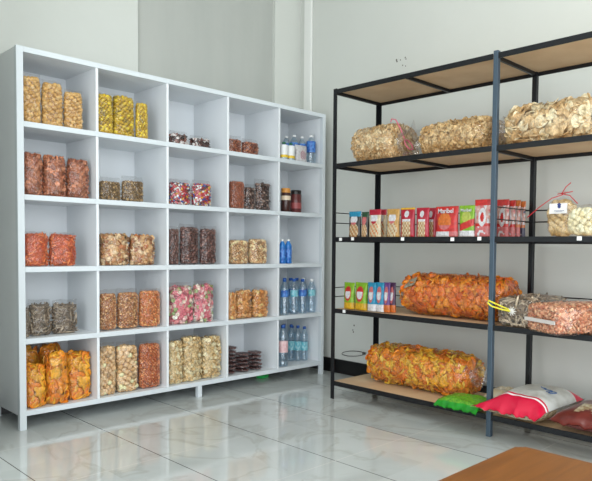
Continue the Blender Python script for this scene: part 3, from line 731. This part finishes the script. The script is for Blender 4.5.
# ------------------------------------------------------------------ big lying bags
def lying(label, fillname, y0, y1, xc, zs, ry, rzz, kind, s, mats, p=3.2, seed=1, dens=1.2, align=.6, group=None, amp=.006, rot=0, film=None, q=2.3):
    """lying bag along y: y0..y1, half depth ry (x), half height rzz"""
    L = abs(y1-y0)/2; c = Vector((xc, (y0+y1)/2, zs))
    t = thing('snack_bag', label, 'bag', c, PI/2+rot, group); dims = (L, ry, rzz)
    p = p+4
    f_ = filling(fillname, dims, p, kind, s, mats, t, seed=seed, dens=dens, align=align, q=q, ax=0); f_['kind'] = 'stuff'
    film_blob(dims, p, t, seed, m=film, amp=amp, q=q, ax=0)
    return t
def yat(px, x, z): 
    lo, hi = -4.0, 1.0
    for _ in range(50):
        m_ = (lo+hi)/2
        if proj((x, m_, z))[0] > px: lo = m_
        else: hi = m_
    return lo
def neck(t, x0, x1, r0, r1, z, spread=.05, m=None, seed=0):
    """gathered, flared film tail along local x"""
    n = 28; k = 9; vs = []; o = Vector((seed, seed, 0))
    for i in range(k+1):
        f = i/k; x = x0+(x1-x0)*f; r = (r0*(1-f)**1.5+.012)+(r1*max(0, f-.35)/.65)
        for q in range(n):
            th = 2*PI*q/n; w = 1+.35*math.sin(q*2.2+seed)*f
            vs.append((x, r*math.cos(th)*w, max(z+r*math.sin(th)*w*.8, .002)))
    fs = [(i*n+q, i*n+(q+1) % n, (i+1)*n+(q+1) % n, (i+1)*n+q) for i in range(k) for q in range(n)]
    return mesh_obj('film_tail', vs, fs, m or film_mat('hazy_film', haze=.12, gloss=.12), t, smooth=True)
OCH = colours('chip_orange', [(236, 128, 26), (228, 112, 22), (242, 150, 36), (218, 98, 22)], .42, rich=False)
YCH = colours('chip_yellow', [(240, 168, 44), (244, 186, 62), (228, 136, 36), (216, 116, 30)], .42, rich=False)
za = ZR[3]+.001; xa = -.29
ya, yb = yat(412, xa, za+.12), yat(511, xa, za+.12)
t = lying('long clear bag of deep orange crackers on the level above the floor bag', 'orange_crackers', yb, ya, xa, za, .14, .113, 'chip', .056, OCH, seed=51, dens=1.5, p=2.9)
b = MB(); b.box(-.04, .04, -.03, .03, 0, .002, .0008); l_ = b.build('round_sticker', mat('sticker_grey', (120, 118, 104), .4, c2=(170, 168, 150), scale=60), t); l_.location = (abs(ya-yb)/2*.74, .118, .175); l_.rotation_euler = (-.75, .35, 0)
zb_ = ZR[4]+.001; xb_ = -.245
ya, yb = yat(377, xb_, zb_+.12), yat(476, xb_, zb_+.12)
t = lying('long clear bag of yellow and orange crackers on the lowest level', 'yellow_orange_crackers', yb, ya, xb_, zb_, .125, .115, 'chip', .058, YCH, seed=52, dens=1.5, p=2.9)
neck(t, -abs(ya-yb)/2*.93, -abs(ya-yb)/2-.03, .09, .05, .12, seed=2)
# level 2
z2 = ZR[1]+.001
ya, yb = yat(366, -.27, z2+.1), yat(406, -.27, z2+.1)
TN = colours('noodle_tan', [(222, 190, 142), (206, 168, 116), (234, 208, 164)], rich=False)
t = lying('clear tied bag of tan noodle crackers with a pink twist at its neck', 'noodle_crackers', yb, ya, -.27, z2, .15, .112, 'curl', .035, TN, seed=61, dens=2.4, p=2.7)
Lh = abs(ya-yb)/2
neck(t, -Lh*.85, -Lh-.055, .11, .11, .11, seed=5)
b = MB(); b.tube([(-Lh-.02+.018*math.cos(a_), .03*math.sin(a_), .1+.03*math.cos(a_)) for a_ in [k*2*PI/16 for k in range(16)]], .004, 6, closed=True)
b.tube([(-Lh-.02, .04, .13), (-Lh-.005, .06, .19), (-Lh+.03, .06, .24), (-Lh+.065, .055, .25), (-Lh+.075, .05, .235)], .0035, 6); b.build('pink_tie', mat('tie_pink', (226, 120, 140), .5), t)
ya, yb = yat(433, -.25, z2+.1), yat(497, -.25, z2+.1)
lying('long clear bag of tan curled crackers between two pale bags, top storage level', 'curled_crackers', yb, ya, -.25, z2, .15, .096, 'curl', .045, colours('tan_curl', [(214, 178, 124), (192, 152, 98), (226, 196, 146)], rich=False), seed=62, dens=1.8, p=2.9)
ya, yb = yat(517, -.27, z2+.1), yat(600, -.27, z2+.1)
t = lying('long clear bag of pale folded crackers right of the middle front post, top storage level', 'folded_crackers', yb, ya, -.27, z2, .15, .102, 'curl', .07, colours('pale_fold', [(226, 198, 152), (208, 174, 124), (238, 216, 178)], rich=False), seed=63, dens=1.9, p=2.8)
neck(t, abs(ya-yb)/2*.85, abs(ya-yb)/2+.07, .09, .06, .11, seed=8)
# level 4, second bay: block bags lying towards the shop
def block(label, fillname, c, L, wd, hh, rz, kind, s, mats, seed, dens=1.6, p=4, align=.7):
    t = thing('snack_bag', label, 'bag', c, rz)
    f_ = filling(fillname, (L/2, wd/2, hh/2), p+4, kind, s, mats, t, seed=seed, dens=dens, align=align, q=6, ax=0); f_['kind'] = 'stuff'
    film_blob((L/2, wd/2, hh/2), p+4, t, seed, amp=.007, f=12, q=6, ax=0)
    return t
q = at(525, 331, 2, za)
t = block('clear block bag of grey brown sticks closed with a yellow twist tie', 'grey_sticks', (-.30, -1.795, za), .37, .198, .14, .03, 'stick', .06, colours('grey_stick2', [(150, 130, 108), (122, 104, 84), (176, 158, 134)]), 71, dens=3.2)
b = MB(); b.tube([(-.205, .0, .075), (-.24, .035, .085), (-.275, .07, .10), (-.285, .085, .115), (-.27, .09, .125), (-.24, .055, .105), (-.207, .012, .082)], .004, 6); b.build('twist_tie', mat('tie_yellow', (226, 216, 60), .4), t)
b = MB()
for k in range(10):
    a_ = k*2*PI/10; b.tube([(-.214, 0, .078), (-.209, .022*math.cos(a_), .078+.022*math.sin(a_))], [.004, .0015], 5)
b.build('film_knot', mat('knot_white', (225, 222, 214), .3), t)
t = block('clear bag of reddish peanuts with a white tape band, overhanging the rack edge', 'reddish_peanuts', (-.44, -2.07, za), .36, .24, .135, -.45, 'chunk', .02, colours('redpea', [(206, 140, 104), (186, 112, 78), (222, 164, 128)]), 72, dens=1.6)
b = MB(); n = 24
def band(u0, z0): pass
pts = []
b.box(-.1865, -.1835, -.108, .104, .05, .066); b.build('white_band', mat('band_white', (206, 200, 194), .4), t)
block('clear bag of pinkish peanuts at the right edge of the frame', 'pinkish_peanuts', (-.34, -2.375, za), .36, .22, .11, -.05, 'chunk', .02, colours('pinkpea', [(206, 150, 124), (190, 128, 104)]), 73)
# level 5 sacks (flat pillows)
def sack(name, label, c, L, wd, hh, rz, zone, pal, seed, crimp=.03, wave=.012, drop=0, flap=0):
    t = thing(name, label, 'sack', c, rz); nu, nv = 40, 32; vs = []; fs = []; fm = []; o = Vector((seed, 0, 0))
    for s in (1, -1):
        for j in range(nv+1):
            v = 2*j/nv-1
            for i in range(nu+1):
                u = 2*i/nu-1
                ue = min(1, abs(u)/(1-crimp/L)) if u < 0 else min(1, abs(u)/(1-crimp/L)); pr = max(0, 1-ue**2.6)**.55*max(0, 1-abs(v)**2.8)**.55
                z = hh/2 + s*(hh/2*pr+.001) + (.010*noise.noise(Vector((u*3, v*3, s))+o))*pr
                x = u*L/2 - .015*noise.noise(Vector((v*2.5, 1, 0))+o)*abs(u); y = v*wd/2*(1-.05*(1-abs(u))) + (flap*v*max(0, (-u-.72)/.28) if v > 0 else 0)
                if abs(u) > .86: z += wave*.45*(math.sin(v*13+seed)+.7*math.sin(v*29+2*seed))*(abs(u)-.86)/.14; 
                if u < -.7: z -= drop*(-u-.7)/.3
                vs.append((x, y, z))
    n1 = (nu+1)*(nv+1)
    for s in (0, 1):
        for j in range(nv):
            for i in range(nu):
                k = s*n1+j*(nu+1)+i; f = (k, k+1, k+nu+2, k+nu+1)
                fs.append(f if s == 0 else tuple(reversed(f))); fm.append(zone(2*(i+.5)/nu-1, 2*(j+.5)/nv-1, s))
    mn = min(v[2] for v in vs if v[0] > -L/2*.6); vs = [(x, y, z-mn) for x, y, z in vs]
    o_ = mesh_obj('sack_body', vs, fs, pal, t, fm, True)
    return t
SR = mat('sack_red', (206, 24, 62), .28, bump=.4, scale=30); SW = mat('sack_white', (206, 208, 204), .32, c2=(180, 180, 172), scale=12); SWH = mat('sack_stripe', (240, 236, 236), .3)
SCL = mat('sack_window', (212, 196, 166), .25, c2=(150, 124, 96), scale=60)
SG = mat('sack_green', (32, 150, 36), .3, c2=(24, 124, 30), scale=25); SGB = mat('green_beans', (112, 168, 40), .4, c2=(60, 130, 30), scale=120, bump=.8)
SBR = mat('sack_brown', (112, 48, 42), .28, c2=(90, 36, 32), scale=14, bump=.5); SSL = mat('sack_silver', (206, 200, 170), .3, c2=(150, 120, 80), scale=40)
zz = ZR[4]+.001
def zr(u, v, s):
    if s == 1: return 3 if u < -.2 else 1
    if u < -.55:
        return 2 if (-.72 < u < -.68 or -.63 < u < -.60) else 0
    if u > .6: return 0
    return 1
t = sack('rice_sack', 'plump white sack with red ends and blue lettering on the lowest rack level', (-.36, -1.855, zz), .47, .29, .135, -.03, zr, [SR, SW, SWH, SCL], 3, drop=.02, flap=.07)
text_part('blue_lettering', 'COCO', t, (.0, -.045, .139), (0, 0, -PI/2-.5), .17, mat('letter_blue', (30, 90, 150), .4))
def zg2(u, v, s):
    return 1 if abs(v) < .86 and u > -.78 else 0
t = sack('green_sack', 'bright green bag of green beans hanging over the lowest rack edge', (-.478, -1.535, zz), .20, .255, .062, .0, zg2, [SG, SGB], 5, crimp=.02, wave=.006, drop=.02)
t = sack('pale_sack', 'pale flat sack lying between the green bag and the post', (-.27, -1.625, zz), .22, .12, .085, .0, lambda u, v, s: 0, [mat('pale_sack', (206, 200, 184), .3, c2=(190, 170, 130), scale=20)], 6)
def zbw(u, v, s): return 1 if (abs(v-.25) < .3 and -.7 < u < -.2 and s == 0 and noise.noise(Vector((u*5, v*5, 1))) > -.15) else 0
sack('brown_sack', 'dark reddish brown glossy sack right of the red and white one', (-.35, -2.225, zz), .42, .42, .115, -.0, zbw, [SBR, SSL], 9, drop=.01)

# ------------------------------------------------------------------ cable loop on the right wall, table
b = MB(); pts = []
for k in range(24):
    a_ = 2*PI*k/24; px = 353+11*math.cos(a_) ; py = 353.6+2.6*math.sin(a_)
    q = at(px, py, 0, XW-.006); pts.append((q.x, q.y, q.z))
b.tube(pts, .0026, 6, closed=True)
q = at(364, 353.3, 0, XW-.006); b.box(q.x-.006, q.x+.006, q.y-.012, q.y+.012, q.z-.008, q.z+.008)
g = b.build('cable', mat('cable_dark', (80, 78, 76), .5)); prop(g, 'thin dark loop of cable fixed low on the right wall', 'cable')

ZTB = .48
tc_ = at(512, 444, 2, ZTB)
TX1, TY1 = -1.884, -2.612; TX0, TY0 = TX1-1.05, TY1-.62
def wood():
    m = bpy.data.materials.new('varnished_wood'); nt, b = nodes(m); N = nt.nodes; L = nt.links.new
    tc = N.new('ShaderNodeTexCoord'); mp = N.new('ShaderNodeMapping'); mp.inputs['Scale'].default_value = (2.5, 22, 22)
    nz = N.new('ShaderNodeTexNoise'); nz.inputs['Scale'].default_value = 1.6; nz.inputs['Detail'].default_value = 6; nz.inputs['Distortion'].default_value = .6
    rp = N.new('ShaderNodeValToRGB'); rp.color_ramp.elements[0].position = .3; rp.color_ramp.elements[1].position = .75
    rp.color_ramp.elements[0].color = rgb((110, 64, 20)); rp.color_ramp.elements[1].color = rgb((138, 84, 32))
    L(tc.outputs['Object'], mp.inputs[0]); L(mp.outputs[0], nz.inputs['Vector']); L(nz.outputs['Fac'], rp.inputs[0]); L(rp.outputs[0], b.inputs['Base Color'])
    b.inputs['Roughness'].default_value = .35
    return m
WD = wood()
t = thing('wooden_table', 'low varnished brown wooden table with rounded corners in the foreground', 'table', ((TX0+TX1)/2, (TY0+TY1)/2, 0))
bm = bmesh.new(); hx, hy = (TX1-TX0)/2, (TY1-TY0)/2
vs = []; rr = .016
for sx, sy, a0 in ((1, 1, 0), (-1, 1, PI/2), (-1, -1, PI), (1, -1, 1.5*PI)):
    for k in range(7):
        a_ = a0+k*PI/12; vs.append((sx*(hx-rr)+rr*math.cos(a_), sy*(hy-rr)+rr*math.sin(a_)))
vb = [bm.verts.new((x, y, ZTB-.03)) for x, y in vs]; vt = [bm.verts.new((x, y, ZTB)) for x, y in vs]; n = len(vs)
top = bm.faces.new(vt); bm.faces.new(list(reversed(vb)))
for k in range(n): bm.faces.new((vb[k], vb[(k+1) % n], vt[(k+1) % n], vt[k]))
bmesh.ops.bevel(bm, geom=[e for e in top.edges], offset=.006, segments=3, affect='EDGES')
me = bpy.data.meshes.new('tabletop'); bm.to_mesh(me); bm.free(); me.materials.append(WD); o = bpy.data.objects.new('tabletop', me); COL.objects.link(o); o.parent = t
for sx in (-1, 1):
    for sy in (-1, 1):
        box('leg', sx*(hx-.07)-.025, sx*(hx-.07)+.025, sy*(hy-.07)-.025, sy*(hy-.07)+.025, 0, ZTB-.03, WD, t, .004)
box('apron', -hx+.09, hx-.09, -hy+.06, -hy+.08, ZTB-.1, ZTB-.03, WD, t); box('apron', -hx+.09, hx-.09, hy-.08, hy-.06, ZTB-.1, ZTB-.03, WD, t)

# ------------------------------------------------------------------ light
w = bpy.data.worlds.new('sky'); SC.world = w; w.use_nodes = True
bg = w.node_tree.nodes['Background']; bg.inputs['Color'].default_value = (.86, .94, 1, 1); bg.inputs['Strength'].default_value = 1.6
def area(name, loc, rot, sx, sy, power, c):
    l = bpy.data.lights.new(name, 'AREA'); l.shape = 'RECTANGLE'; l.size = sx; l.size_y = sy; l.energy = power; l.color = c
    o = bpy.data.objects.new(name, l); COL.objects.link(o); o.location = loc; o.rotation_euler = rot; return o
area('daylight_shopfront', (-2.2, YF+.02, 1.45), (PI/2, 0, 0), 4.0, 2.5, 100, (.93, .97, 1))
area('added_side_light', (XL-.02, -3.2, 1.3), (0, -PI/2, 0), 2.5, 2.9, 74, (.95, .98, 1))  # unseen source, added to brighten the right wall
area('ceiling_lamp', (-2.2, -2.4, ZC-.05), (0, 0, 0), 1.2, .3, 16, (1, .98, .94))
SC.view_settings.view_transform = 'Standard'; SC.view_settings.look = 'None'; SC.view_settings.exposure = -0.06; SC.view_settings.gamma = 1
SC.view_settings.use_curve_mapping = False
SC.cycles.transparent_max_bounces = 24; SC.cycles.max_bounces = 8
